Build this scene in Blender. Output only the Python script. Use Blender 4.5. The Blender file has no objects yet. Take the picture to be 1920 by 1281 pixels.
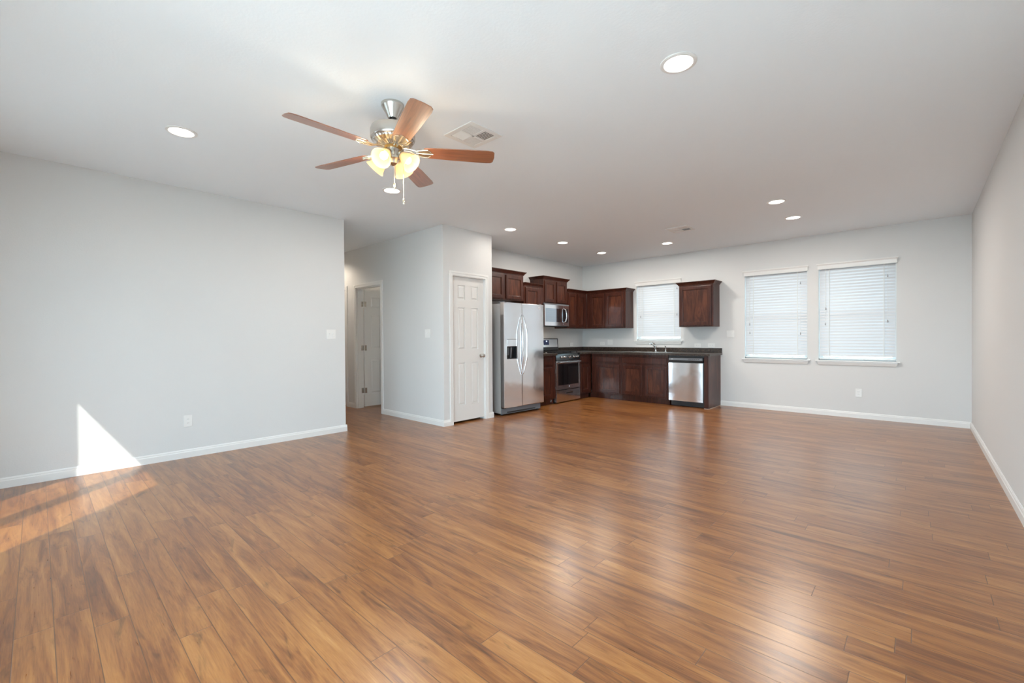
import bpy, bmesh, math, random
from mathutils import Vector, Matrix
random.seed(7)
R = math.radians
S = bpy.context.scene
COL = S.collection

# ------------------------------------------------------------------ room numbers (metres)
H = 2.74                       # ceiling height
XL, XR, YB = -5.470, 0.492, 8.098      # left wall, right wall, window wall
XP, YP, YQ = -4.720, 3.736, 4.659      # pantry face, pantry/hall face, end of pantry
XK, YL = -5.394, 2.7156                # kitchen side wall, end of left wall
YS = -0.70                     # wall behind the camera
CT = 0.915                     # counter height

# ------------------------------------------------------------------ camera
cam_d = bpy.data.cameras.new('camera'); cam = bpy.data.objects.new('camera', cam_d); COL.objects.link(cam)
yaw, pitch, roll, foc = 0.74698, -0.00805, 0.00633, 824.48
rt = Vector((math.cos(yaw), math.sin(yaw), 0)); fw0 = Vector((-math.sin(yaw), math.cos(yaw), 0)); up0 = Vector((0, 0, 1))
fw = fw0*math.cos(pitch) + up0*math.sin(pitch)
up1 = up0*math.cos(pitch) - fw0*math.sin(pitch)
rr = rt*math.cos(roll) - up1*math.sin(roll)
uu = rt*math.sin(roll) + up1*math.cos(roll)
m = Matrix.Identity(4)
for i in range(3):
    m[i][0] = rr[i]; m[i][1] = uu[i]; m[i][2] = -fw[i]
m[2][3] = 1.1967
cam.matrix_world = m
cam_d.sensor_width = 36; cam_d.lens = foc*36/1920; cam_d.clip_start = 0.02; cam_d.clip_end = 200
S.camera = cam

# ------------------------------------------------------------------ light and exposure
SKY = 16.0
SUN = 14.0
CAN = 14.0
BULB = 1.9
S.view_settings.view_transform = 'Standard'; S.view_settings.look = 'None'
S.view_settings.exposure = 0.23; S.view_settings.gamma = 1.0; S.view_settings.use_curve_mapping = False
w = bpy.data.worlds.new('sky'); S.world = w; w.use_nodes = True
bg = w.node_tree.nodes['Background']; bg.inputs[0].default_value = (0.66, 0.85, 1.0, 1); bg.inputs[1].default_value = SKY
sd = bpy.data.lights.new('sun', 'SUN'); sd.energy = SUN; sd.angle = R(0.6); sd.color = (1.0, 0.94, 0.86)
so = bpy.data.objects.new('sun', sd); COL.objects.link(so); so.location = (6, -8, 9)
so.rotation_euler = Vector((-1.0, 1.0, -1.5)).to_track_quat('-Z', 'Y').to_euler()
def portal(name, loc, sx, sy, rot):
    d = bpy.data.lights.new(name, 'AREA'); d.shape = 'RECTANGLE'; d.size = sx; d.size_y = sy; d.cycles.is_portal = True
    o = bpy.data.objects.new(name, d); COL.objects.link(o); o.location = loc; o.rotation_euler = rot
portal('portal_patio', (-3.87, YS-0.16, 1.06), 1.32, 2.1, (R(90), 0, 0))
portal('portal_wide', (-.85, YS-0.16, 1.10), 2.5, 2.2, (R(90), 0, 0))
for k, (a, b, z0, z1) in enumerate([(-4.12, -3.235, 1.13, 2.28), (-2.155, -1.27, .835, 2.28), (-1.125, -.233, .835, 2.28)]):
    portal('portal_window', ((a+b)/2, YB+0.16, (z0+z1)/2), b-a, z1-z0, (R(-90), 0, 0))

# ------------------------------------------------------------------ materials
MATS = {}
def nm(name):
    mt = bpy.data.materials.new(name); mt.use_nodes = True
    return mt, mt.node_tree.nodes, mt.node_tree.links, mt.node_tree.nodes['Principled BSDF']
def simple(name, col, rough=.5, metal=0.0, spec=.5, bump=0, bscale=200, coat=0, emit=None, es=0):
    mt, N, L, P = nm(name)
    P.inputs['Base Color'].default_value = (*col, 1); P.inputs['Roughness'].default_value = rough
    P.inputs['Metallic'].default_value = metal; P.inputs['Specular IOR Level'].default_value = spec
    P.inputs['Coat Weight'].default_value = coat
    if emit: P.inputs['Emission Color'].default_value = (*emit, 1); P.inputs['Emission Strength'].default_value = es
    if bump:
        tc = N.new('ShaderNodeTexCoord'); nz = N.new('ShaderNodeTexNoise'); nz.inputs['Scale'].default_value = bscale
        nz.inputs['Detail'].default_value = 3
        bp = N.new('ShaderNodeBump'); bp.inputs['Strength'].default_value = bump; bp.inputs['Distance'].default_value = .002
        L.new(tc.outputs['Object'], nz.inputs['Vector']); L.new(nz.outputs['Fac'], bp.inputs['Height']); L.new(bp.outputs['Normal'], P.inputs['Normal'])
    MATS[name] = mt
    return mt
simple('wall_paint', (.70, .703, .70), .85, spec=.25, bump=.25, bscale=90)
simple('ceiling_paint', (.865, .915, .955), .9, spec=.2, bump=.35, bscale=70)
simple('trim_paint', (.80, .80, .79), .35, spec=.5)
simple('door_paint', (.76, .75, .73), .4, spec=.5)
simple('white_plastic', (.82, .82, .81), .35)
simple('dark_slot', (.03, .03, .03), .6)
simple('black_gloss', (.010, .010, .012), .12, spec=.6)
simple('black_satin', (.018, .018, .02), .4)
simple('oven_glass', (.004, .004, .005), .06, spec=.6)
simple('microwave_glass', (.42, .47, .52), .05, 1.0)
simple('grey_plastic', (.16, .17, .19), .45)
simple('chrome', (.72, .71, .70), .12, 1.0)
simple('nickel', (.60, .57, .53), .27, 1.0)
simple('brass_white', (.80, .74, .60), .25, 1.0)
simple('fan_gold', (.62, .42, .16), .3, 1.0)
simple('fridge_side', (.40, .385, .375), .42, spec=.4)
simple('display', (.006, .008, .03), .15, emit=(.1, .2, 1.0), es=.03)
simple('display_lit', (.6, .7, 1), .2, emit=(.75, .85, 1.0), es=.9)
simple('lens', (1, .97, .9), .4, emit=(1, .95, .86), es=4.0)
simple('bulb', (1, .95, .85), .3, emit=(1, .90, .70), es=3.2)
simple('sash_vinyl', (.85, .85, .84), .4)
simple('outdoor_ground', (.44, .435, .42), .9)
simple('sink_steel', (.62, .60, .57), .25, 1.0)
simple('cord', (.80, .80, .78), .6)
simple('tassel', (.42, .42, .44), .5)
simple('logo_grey', (.70, .70, .72), .3, .6)
simple('vent_paint', (.80, .80, .79), .5)
simple('caulk', (.62, .55, .47), .6)

def steel():
    mt, N, L, P = nm('stainless')
    P.inputs['Metallic'].default_value = 1; P.inputs['Base Color'].default_value = (.77, .76, .77, 1)
    tc = N.new('ShaderNodeTexCoord'); mp = N.new('ShaderNodeMapping'); mp.inputs['Scale'].default_value = (400, 400, 4)
    nz = N.new('ShaderNodeTexNoise'); nz.inputs['Scale'].default_value = 1; nz.inputs['Detail'].default_value = 3
    mr = N.new('ShaderNodeMapRange'); mr.inputs['To Min'].default_value = .09; mr.inputs['To Max'].default_value = .15
    # gentle waviness of sheet metal
    n2 = N.new('ShaderNodeTexNoise'); n2.inputs['Scale'].default_value = 6; n2.inputs['Detail'].default_value = 1
    bp = N.new('ShaderNodeBump'); bp.inputs['Strength'].default_value = .12; bp.inputs['Distance'].default_value = .01
    L.new(tc.outputs['Object'], mp.inputs['Vector']); L.new(mp.outputs[0], nz.inputs['Vector'])
    L.new(nz.outputs['Fac'], mr.inputs['Value']); L.new(mr.outputs[0], P.inputs['Roughness'])
    L.new(tc.outputs['Object'], n2.inputs['Vector']); L.new(n2.outputs['Fac'], bp.inputs['Height']); L.new(bp.outputs['Normal'], P.inputs['Normal'])
    MATS['stainless'] = mt
steel()

def ramp(N, stops):
    r = N.new('ShaderNodeValToRGB')
    while len(r.color_ramp.elements) < len(stops): r.color_ramp.elements.new(.5)
    for e, (p, c) in zip(r.color_ramp.elements, stops): e.position = p; e.color = (*c, 1)
    return r
def wood(name, stops, scale=(30, 30, 2.2), rough=.3, coat=.06, spec=.35, distort=1.2):
    mt, N, L, P = nm(name)
    tc = N.new('ShaderNodeTexCoord'); mp = N.new('ShaderNodeMapping'); mp.inputs['Scale'].default_value = scale
    nz = N.new('ShaderNodeTexNoise'); nz.inputs['Scale'].default_value = 1; nz.inputs['Detail'].default_value = 6; nz.inputs['Roughness'].default_value = .62; nz.inputs['Distortion'].default_value = distort
    r = ramp(N, stops)
    L.new(tc.outputs['Object'], mp.inputs['Vector']); L.new(mp.outputs[0], nz.inputs['Vector']); L.new(nz.outputs['Fac'], r.inputs['Fac'])
    L.new(r.outputs['Color'], P.inputs['Base Color'])
    P.inputs['Roughness'].default_value = rough; P.inputs['Coat Weight'].default_value = coat; P.inputs['Coat Roughness'].default_value = .22; P.inputs['Specular IOR Level'].default_value = spec
    bp = N.new('ShaderNodeBump'); bp.inputs['Strength'].default_value = .12; bp.inputs['Distance'].default_value = .001
    L.new(nz.outputs['Fac'], bp.inputs['Height']); L.new(bp.outputs['Normal'], P.inputs['Normal'])
    MATS[name] = mt
wood('cherry', [(.30, (.018, .0045, .003)), (.5, (.050, .0135, .0075)), (.68, (.082, .024, .013))])
wood('cherry_wide', [(.30, (.022, .006, .004)), (.48, (.058, .017, .009)), (.66, (.110, .036, .019))], scale=(9, 9, 1.6), distort=2.0)
wood('blade_wood', [(.3, (.13, .035, .014)), (.5, (.25, .075, .027)), (.7, (.36, .13, .05))], scale=(3, 60, 60), rough=.42, coat=1.0, spec=.5)

MATS['blade_wood'].node_tree.nodes['Principled BSDF'].inputs['Coat IOR'].default_value = 2.1
MATS['blade_wood'].node_tree.nodes['Principled BSDF'].inputs['Coat Roughness'].default_value = .34

def granite():
    mt, N, L, P = nm('granite')
    tc = N.new('ShaderNodeTexCoord'); v = N.new('ShaderNodeTexVoronoi'); v.inputs['Scale'].default_value = 160
    nz = N.new('ShaderNodeTexNoise'); nz.inputs['Scale'].default_value = 45; nz.inputs['Detail'].default_value = 8
    mx = N.new('ShaderNodeMath'); mx.operation = 'MULTIPLY'
    r = ramp(N, [(.06, (.008, .006, .005)), (.28, (.035, .022, .016)), (.45, (.12, .085, .06))])
    L.new(tc.outputs['Object'], v.inputs['Vector']); L.new(tc.outputs['Object'], nz.inputs['Vector'])
    L.new(v.outputs['Color'], mx.inputs[0]); L.new(nz.outputs['Fac'], mx.inputs[1]); L.new(mx.outputs[0], r.inputs['Fac'])
    L.new(r.outputs['Color'], P.inputs['Base Color']); P.inputs['Roughness'].default_value = .28
    MATS['granite'] = mt
granite()

def glass(name='window_glass', tint=(.95, .97, .96)):
    mt, N, L, P = nm(name); N.remove(P)
    out = N['Material Output']; t = N.new('ShaderNodeBsdfTransparent'); g = N.new('ShaderNodeBsdfGlossy'); g.inputs['Roughness'].default_value = .0
    f = N.new('ShaderNodeFresnel'); f.inputs['IOR'].default_value = 1.45; mx = N.new('ShaderNodeMixShader')
    t.inputs['Color'].default_value = (*tint, 1)
    ge = N.new('ShaderNodeNewGeometry'); mm = N.new('ShaderNodeMath'); mm.operation = 'MULTIPLY_ADD'   # reflect on the entering face only
    mm.inputs[1].default_value = -1; mm.inputs[2].default_value = 1; L.new(ge.outputs['Backfacing'], mm.inputs[0])
    m3 = N.new('ShaderNodeMath'); m3.operation = 'MULTIPLY'; L.new(f.outputs[0], m3.inputs[0]); L.new(mm.outputs[0], m3.inputs[1])
    L.new(m3.outputs[0], mx.inputs[0]); L.new(t.outputs[0], mx.inputs[1]); L.new(g.outputs[0], mx.inputs[2]); L.new(mx.outputs[0], out.inputs['Surface'])
    MATS[name] = mt
glass(); glass('low_e_glass', (.52, .55, .54)); glass('tinted_glass', (.56, .58, .58))
def translucent(name, dcol, tcol, f, transp=0.0):
    mt, N, L, P = nm(name)
    out = N['Material Output']; P.inputs['Base Color'].default_value = (*dcol, 1); P.inputs['Roughness'].default_value = .45
    t = N.new('ShaderNodeBsdfTranslucent'); t.inputs['Color'].default_value = (*tcol, 1)
    mx = N.new('ShaderNodeMixShader'); mx.inputs[0].default_value = f
    L.new(P.outputs[0], mx.inputs[1]); L.new(t.outputs[0], mx.inputs[2])
    last = mx
    if transp:
        tr = N.new('ShaderNodeBsdfTransparent'); tr.inputs['Color'].default_value = (1, .95, .85, 1)
        m2 = N.new('ShaderNodeMixShader'); m2.inputs[0].default_value = transp
        L.new(mx.outputs[0], m2.inputs[1]); L.new(tr.outputs[0], m2.inputs[2]); last = m2
    L.new(last.outputs[0], out.inputs['Surface'])
    MATS[name] = mt
translucent('blind_slat', (.67, .68, .70), (.86, .90, .98), .006)
translucent('frosted_shade', (.62, .54, .40), (.75, .58, .34), .50, .25)

def floor_mat():
    mt, N, L, P = nm('laminate_floor')
    W, LEN, OFF = .113, 1.21, .036
    tc = N.new('ShaderNodeTexCoord'); sp = N.new('ShaderNodeSeparateXYZ'); L.new(tc.outputs['Object'], sp.inputs[0])
    def M(op, a, b=None, c=None):
        n = N.new('ShaderNodeMath'); n.operation = op
        for i, v in enumerate((a, b, c)):
            if v is None: continue
            if isinstance(v, (int, float)): n.inputs[i].default_value = v
            else: L.new(v, n.inputs[i])
        return n.outputs[0]
    def WN(a, b=None):
        n = N.new('ShaderNodeTexWhiteNoise'); n.noise_dimensions = '2D' if b is not None else '1D'
        if b is None: L.new(a, n.inputs['W'])
        else:
            c = N.new('ShaderNodeCombineXYZ'); L.new(a, c.inputs[0]); L.new(b, c.inputs[1]); L.new(c.outputs[0], n.inputs['Vector'])
        return n
    yy = M('DIVIDE', M('SUBTRACT', sp.outputs['Y'], OFF), W)
    row = M('FLOOR', yy); fy = M('SUBTRACT', yy, row)
    rn = WN(row).outputs['Value']
    xx = M('ADD', M('DIVIDE', sp.outputs['X'], LEN), M('MULTIPLY', rn, 7.3))
    colm = M('FLOOR', xx); fx = M('SUBTRACT', xx, colm)
    pid = WN(row, colm)
    # seams
    ey = M('MULTIPLY', M('MINIMUM', fy, M('SUBTRACT', 1.0, fy)), W)
    ex = M('MULTIPLY', M('MINIMUM', fx, M('SUBTRACT', 1.0, fx)), LEN)
    e = M('MINIMUM', ey, ex)
    seam = N.new('ShaderNodeMapRange'); seam.interpolation_type = 'SMOOTHSTEP'; L.new(e, seam.inputs['Value'])
    seam.inputs['From Min'].default_value = .0004; seam.inputs['From Max'].default_value = .0022
    # grain coordinates, shifted for every plank
    cx = N.new('ShaderNodeCombineXYZ')
    L.new(M('ADD', sp.outputs['X'], M('MULTIPLY', pid.outputs['Value'], 37.0)), cx.inputs[0]); L.new(sp.outputs['Y'], cx.inputs[1]); L.new(M('MULTIPLY', pid.outputs['Value'], 11.0), cx.inputs[2])
    def NZ(scale, det, dist, rough=.6):
        mp = N.new('ShaderNodeMapping'); mp.inputs['Scale'].default_value = scale; L.new(cx.outputs[0], mp.inputs['Vector'])
        n = N.new('ShaderNodeTexNoise'); n.inputs['Scale'].default_value = 1; n.inputs['Detail'].default_value = det; n.inputs['Distortion'].default_value = dist; n.inputs['Roughness'].default_value = rough
        L.new(mp.outputs[0], n.inputs['Vector']); return n.outputs['Fac']
    big = NZ((1.5, 15, 1), 4, 1.3, .6)
    fine = NZ((9, 190, 1), 4, .5, .6)
    knot = NZ((2.6, 9.0, 1), 3, 2.2, .55)
    r = ramp(N, [(.24, (.090, .031, .011)), (.38, (.180, .062, .018)), (.50, (.275, .104, .028)), (.62, (.350, .148, .042)), (.78, (.44, .215, .072))])
    val = M('ADD', M('MULTIPLY', big, .78), M('MULTIPLY', fine, .36))
    val = M('ADD', val, M('MULTIPLY', M('SUBTRACT', pid.outputs['Value'], .5), .13))
    val = M('SUBTRACT', val, .078)
    L.new(val, r.inputs['Fac'])
    dk = N.new('ShaderNodeMapRange'); L.new(knot, dk.inputs['Value']); dk.inputs['From Min'].default_value = .60; dk.inputs['From Max'].default_value = .74
    dk.inputs['To Min'].default_value = 1.0; dk.inputs['To Max'].default_value = .55
    mul = N.new('ShaderNodeMix'); mul.data_type = 'RGBA'; mul.blend_type = 'MULTIPLY'; mul.inputs['Factor'].default_value = 1
    L.new(r.outputs['Color'], mul.inputs['A'])
    g = N.new('ShaderNodeCombineColor'); L.new(dk.outputs[0], g.inputs[0]); L.new(dk.outputs[0], g.inputs[1]); L.new(dk.outputs[0], g.inputs[2]); L.new(g.outputs[0], mul.inputs['B'])
    sm = N.new('ShaderNodeMix'); sm.data_type = 'RGBA'; L.new(seam.outputs[0], sm.inputs['Factor'])
    sm.inputs['A'].default_value = (.10, .042, .02, 1); L.new(mul.outputs['Result'], sm.inputs['B'])
    L.new(sm.outputs['Result'], P.inputs['Base Color'])
    P.inputs['Specular IOR Level'].default_value = .5; P.inputs['Coat Weight'].default_value = .35; P.inputs['Coat Roughness'].default_value = .26
    ro = N.new('ShaderNodeMapRange'); L.new(fine, ro.inputs['Value']); ro.inputs['To Min'].default_value = .24; ro.inputs['To Max'].default_value = .36
    L.new(ro.outputs[0], P.inputs['Roughness'])
    b1 = N.new('ShaderNodeBump'); b1.inputs['Strength'].default_value = .5; b1.inputs['Distance'].default_value = .0008; L.new(seam.outputs[0], b1.inputs['Height'])
    b2 = N.new('ShaderNodeBump'); b2.inputs['Strength'].default_value = .10; b2.inputs['Distance'].default_value = .001; L.new(fine, b2.inputs['Height']); L.new(b1.outputs['Normal'], b2.inputs['Normal'])
    L.new(b2.outputs['Normal'], P.inputs['Normal'])
    MATS['laminate_floor'] = mt
floor_mat()

# ------------------------------------------------------------------ mesh helpers
class MB:
    """collects shapes (world coordinates) for one mesh"""
    def __init__(s): s.bm = bmesh.new()
    def box(s, x0, x1, y0, y1, z0, z1, bev=0.0):
        if x0 > x1: x0, x1 = x1, x0
        if y0 > y1: y0, y1 = y1, y0
        if z0 > z1: z0, z1 = z1, z0
        v = [s.bm.verts.new(p) for p in ((x0,y0,z0),(x1,y0,z0),(x1,y1,z0),(x0,y1,z0),(x0,y0,z1),(x1,y0,z1),(x1,y1,z1),(x0,y1,z1))]
        f = [s.bm.faces.new([v[i] for i in q]) for q in ((3,2,1,0),(4,5,6,7),(0,1,5,4),(1,2,6,5),(2,3,7,6),(3,0,4,7))]
        if bev:
            es = list({e for ff in f for e in ff.edges})
            bmesh.ops.bevel(s.bm, geom=es, offset=bev, segments=2, affect='EDGES', profile=.6)
        return s
    def hexa(s, P):
        """8 points, bottom ring then top ring"""
        v = [s.bm.verts.new(p) for p in P]
        for q in ((3,2,1,0),(4,5,6,7),(0,1,5,4),(1,2,6,5),(2,3,7,6),(3,0,4,7)): s.bm.faces.new([v[i] for i in q])
        return s
    def prism(s, pts, a, b, fn):
        """extrude a 2D outline from a to b; fn(u, v, t) -> xyz"""
        A = [s.bm.verts.new(fn(u, v, a)) for u, v in pts]; B = [s.bm.verts.new(fn(u, v, b)) for u, v in pts]
        n = len(pts)
        s.bm.faces.new(A[::-1]); s.bm.faces.new(B)
        for i in range(n): s.bm.faces.new((A[i], A[(i+1) % n], B[(i+1) % n], B[i]))
        return s
    def lathe(s, prof, o, axis=(0,0,1), seg=32, cap=True):
        """profile of (radius, distance along axis)"""
        ax = Vector(axis).normalized(); t = Vector((1,0,0)) if abs(ax.x) < .9 else Vector((0,1,0))
        e1 = ax.cross(t).normalized(); e2 = ax.cross(e1); o = Vector(o); rings = []
        for r_, d in prof:
            r_ = max(r_, 1e-4)
            rings.append([s.bm.verts.new(o + ax*d + (e1*math.cos(2*math.pi*k/seg) + e2*math.sin(2*math.pi*k/seg))*r_) for k in range(seg)])
        for A, B in zip(rings, rings[1:]):
            for k in range(seg): s.bm.faces.new((A[k], A[(k+1) % seg], B[(k+1) % seg], B[k]))
        if cap: s.bm.faces.new(rings[0][::-1]); s.bm.faces.new(rings[-1])
        return s
    def tube(s, pts, rad, seg=12):
        pts = [Vector(p) for p in pts]; n = len(pts)
        rads = rad if isinstance(rad, (list, tuple)) else [rad]*n
        rings = []; prev = None
        for i, p in enumerate(pts):
            t = (pts[min(i+1, n-1)] - pts[max(i-1, 0)]).normalized()
            if prev is None:
                a = Vector((0,0,1)) if abs(t.z) < .9 else Vector((1,0,0)); e1 = t.cross(a).normalized()
            else: e1 = (prev - t*prev.dot(t)).normalized()
            prev = e1; e2 = t.cross(e1)
            rings.append([s.bm.verts.new(p + (e1*math.cos(2*math.pi*k/seg) + e2*math.sin(2*math.pi*k/seg))*rads[i]) for k in range(seg)])
        for A, B in zip(rings, rings[1:]):
            for k in range(seg): s.bm.faces.new((A[k], A[(k+1) % seg], B[(k+1) % seg], B[k]))
        s.bm.faces.new(rings[0][::-1]); s.bm.faces.new(rings[-1])
        return s
    def build(s, name, mat, parent=None, smooth=False, loc=None):
        bmesh.ops.recalc_face_normals(s.bm, faces=s.bm.faces[:])
        org = Vector(loc) if loc is not None else (root_loc(parent) if parent else Vector((0,0,0)))
        for v in s.bm.verts: v.co -= org
        me = bpy.data.meshes.new(name); s.bm.to_mesh(me); s.bm.free()
        if smooth:
            for p in me.polygons: p.use_smooth = True
            try: me.set_sharp_from_angle(angle=R(35))
            except Exception: pass
        me.materials.append(MATS[mat])
        o = bpy.data.objects.new(name, me); COL.objects.link(o)
        if parent: o.parent = parent
        else: o.location = org
        return o
def root_loc(o):
    while o.parent: o = o.parent
    return Vector(o.location)
def box(x0, x1, y0, y1, z0, z1, bev=0.0): return MB().box(x0, x1, y0, y1, z0, z1, bev)
def bez(p0, p1, p2, n=12):
    p0, p1, p2 = map(Vector, (p0, p1, p2))
    return [p0*(1-t)**2 + p1*2*t*(1-t) + p2*t*t for t in [i/n for i in range(n+1)]]
def tag(o, label=None, cat=None, group=None, kind=None):
    if label: o['label'] = label
    if cat: o['category'] = cat
    if group: o['group'] = group
    if kind: o['kind'] = kind
    return o
def thing(name, label, cat, loc, group=None):
    o = bpy.data.objects.new(name, None); COL.objects.link(o); o.location = loc; o.empty_display_size = .1
    return tag(o, label, cat, group)
def struct(name, mb, mat, label=None, **k):
    o = mb.build(name, mat, **k); o['kind'] = 'structure'
    o['label'] = label or name.replace('_', ' '); o['category'] = name.split('_')[0]
    return o
def sempty(name, loc, label):
    o = bpy.data.objects.new(name, None); COL.objects.link(o); o.location = loc; o.empty_display_size = .1
    o['kind'] = 'structure'; o['label'] = label; o['category'] = name.split('_')[0]
    return o
def dup(root, delta, label, group=None):
    r = root.copy(); COL.objects.link(r); r.location = Vector(root.location) + Vector(delta); r['label'] = label
    if group: r['group'] = group
    for ch in list(root.children):
        c = ch.copy(); COL.objects.link(c); c.parent = r
        for g in ch.children:
            d = g.copy(); COL.objects.link(d); d.parent = c
    return r

# ------------------------------------------------------------------ room shell
T = .14
struct('floor', box(-8.8, XR+.01, YS-.02, YB+.01, -.12, 0), 'laminate_floor', 'glossy brown wood plank floor')
struct('ceiling', box(-8.8, XR+.15, YS-.16, YB+.15, H, H+.15), 'ceiling_paint', 'pale textured ceiling')
struct('ground', box(-40, 40, -40, 40, -.32, -.22), 'outdoor_ground', 'pale ground outside')

def wall_x(name, x0, x1, y0, y1, holes=(), label=None):
    """wall whose faces look along X, with holes (ya, yb, za, zb)"""
    b = MB(); ys = y0
    for ya, yb, za, zb in sorted(holes):
        b.box(x0, x1, ys, ya, 0, H); b.box(x0, x1, ya, yb, zb, H)
        if za > 0: b.box(x0, x1, ya, yb, 0, za)
        ys = yb
    b.box(x0, x1, ys, y1, 0, H)
    return struct(name, b, 'wall_paint', label)
def wall_y(name, y0, y1, x0, x1, holes=(), label=None):
    b = MB(); xs = x0
    for xa, xb, za, zb in sorted(holes):
        b.box(xs, xa, y0, y1, 0, H); b.box(xa, xb, y0, y1, zb, H)
        if za > 0: b.box(xa, xb, y0, y1, 0, za)
        xs = xb
    b.box(xs, x1, y0, y1, 0, H)
    return struct(name, b, 'wall_paint', label)

WIN = [(-4.120, -3.235, 1.130, 2.280), (-2.155, -1.270, .835, 2.280), (-1.125, -.233, .835, 2.280)]
PDOOR = (3.897, 4.512, 0, 2.067)          # pantry door opening on X = XP
HDOOR = (-7.105, -6.312, 0, 2.067)        # hall door opening on Y = YP
HDOOR2 = (-8.25, -7.475, 0, 2.067)
wall_y('wall_back', YB, YB+T, XK-.12, XR+.12, WIN, 'light grey wall with the three windows')
wall_x('wall_right', XR, XR+.12, YS-.14, YB, label='plain light grey wall on the right')
wall_x('wall_left', XL-.115, XL, YS, YL-.115, label='plain light grey wall on the left')
wall_y('wall_hall_south', YL-.115, YL, -8.7, XL, label='near wall of the side hallway')
wall_y('wall_hall_north', YP, YP+.12, -8.7, XP-.12, (HDOOR, HDOOR2), 'light grey hallway wall with a switch and doorway')
wall_x('wall_pantry', XP-.12, XP, YP, YQ, (PDOOR,), 'light grey wall around the narrow white door')
wall_y('wall_pantry_side', YQ-.12, YQ, -5.9, XP-.12, label='wall between pantry and refrigerator')
wall_x('wall_kitchen', XK-.12, XK, YQ, YB, label='light grey kitchen wall behind the range')
wall_y('wall_front', YS-.14, YS, -8.7, XR, ((-4.60, -2.96, 0, 2.40), (-2.10, .40, 0, 2.20)), 'wall behind the camera with patio door')
wall_x('wall_hall_end', -8.82, -8.7, YS-.14, 6.0, label='end wall of the hallway')
wall_x('wall_bedroom', -5.92, -5.8, YP+.12, 5.9, label='side wall of room behind hall door')
wall_y('wall_bedroom_back', 5.9, 6.02, -8.7, -5.8, label='far wall of room behind hall door')

# baseboards: profile (out, up)
BP = [(0, 0), (.014, 0), (.014, .058), (.010, .066), (.010, .074), (.005, .084), (0, .084)]
def base_y(name, y, sgn, x0, x1):      # along X, sticking out from wall face y in direction sgn
    struct(name, MB().prism(BP, x0, x1, lambda u, v, t: (t, y + sgn*u, v)), 'trim_paint', 'white baseboard')
def base_x(name, x, sgn, y0, y1):
    struct(name, MB().prism(BP, y0, y1, lambda u, v, t: (x + sgn*u, t, v)), 'trim_paint', 'white baseboard')
base_y('baseboard_back', YB, -1, -2.54, XR)
base_x('baseboard_right', XR, -1, YS, YB)
base_x('baseboard_left', XL, 1, YS, YL+.014)
base_y('baseboard_hall_south', YL, 1, -8.7, XL)
base_y('baseboard_hall_middle', YP, -1, -7.405, -7.168)
base_y('baseboard_hall_north', YP, -1, -6.251, XP)
base_x('baseboard_pantry', XP, 1, YP-.014, 3.838)
base_x('baseboard_pantry_end', XP, 1, 4.571, YQ+.014)
base_y('baseboard_alcove', YQ, 1, XK, XP)
base_y('baseboard_front', YS, 1, -3.09, XR)

# ------------------------------------------------------------------ windows
def window(n, xa, xb, za, zb, label):
    e = sempty('window_%d' % n, ((xa+xb)/2, YB, za), label)
    y0, y1 = YB+.085, YB+.135; f = .045; zm = (za+zb)/2
    b = MB().box(xa, xa+f, y0, y1, za, zb).box(xb-f, xb, y0, y1, za, zb).box(xa+f, xb-f, y0, y1, za, za+f).box(xa+f, xb-f, y0, y1, zb-f, zb)
    b.build('window_frame', 'sash_vinyl', e)
    box(xa+f, xb-f, y0+.005, y1-.005, zm-.025, zm+.025).build('meeting_rail', 'sash_vinyl', e)
    box(xa+f, xb-f, y0+.022, y0+.026, za+f, zm-.025).build('pane', 'low_e_glass', e)
    box(xa+f, xb-f, y0+.022, y0+.026, zm+.025, zb-f).build('pane', 'low_e_glass', e)
    # stool with horns, and the apron whose ends slope back under it
    s = MB().box(xa, xb, YB-.001, YB+.085, za-.018, za).box(xa-.04, xb+.045, YB-.040, YB-.001, za-.018, za, .003)
    s.build('window_sill', 'trim_paint', e)
    prof = [(.0, za-.018), (.028, za-.018), (.028, za-.032), (.014, za-.070), (.0, za-.078)]
    a = MB(); A = []; B = []
    for k, (u, v) in enumerate(prof):
        t = u*1.0
        A.append(a.bm.verts.new((xa+.012-t, YB-u, v))); B.append(a.bm.verts.new((xb-.012+t, YB-u, v)))
    a.bm.faces.new(A[::-1]); a.bm.faces.new(B)
    for i in range(5): a.bm.faces.new((A[i], A[(i+1) % 5], B[(i+1) % 5], B[i]))
    a.build('window_apron', 'trim_paint', e)
window(1, *WIN[0], 'smaller window above the kitchen sink')
window(2, *WIN[1], 'left of the two large windows')
window(3, *WIN[2], 'right of the two large windows')

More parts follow.
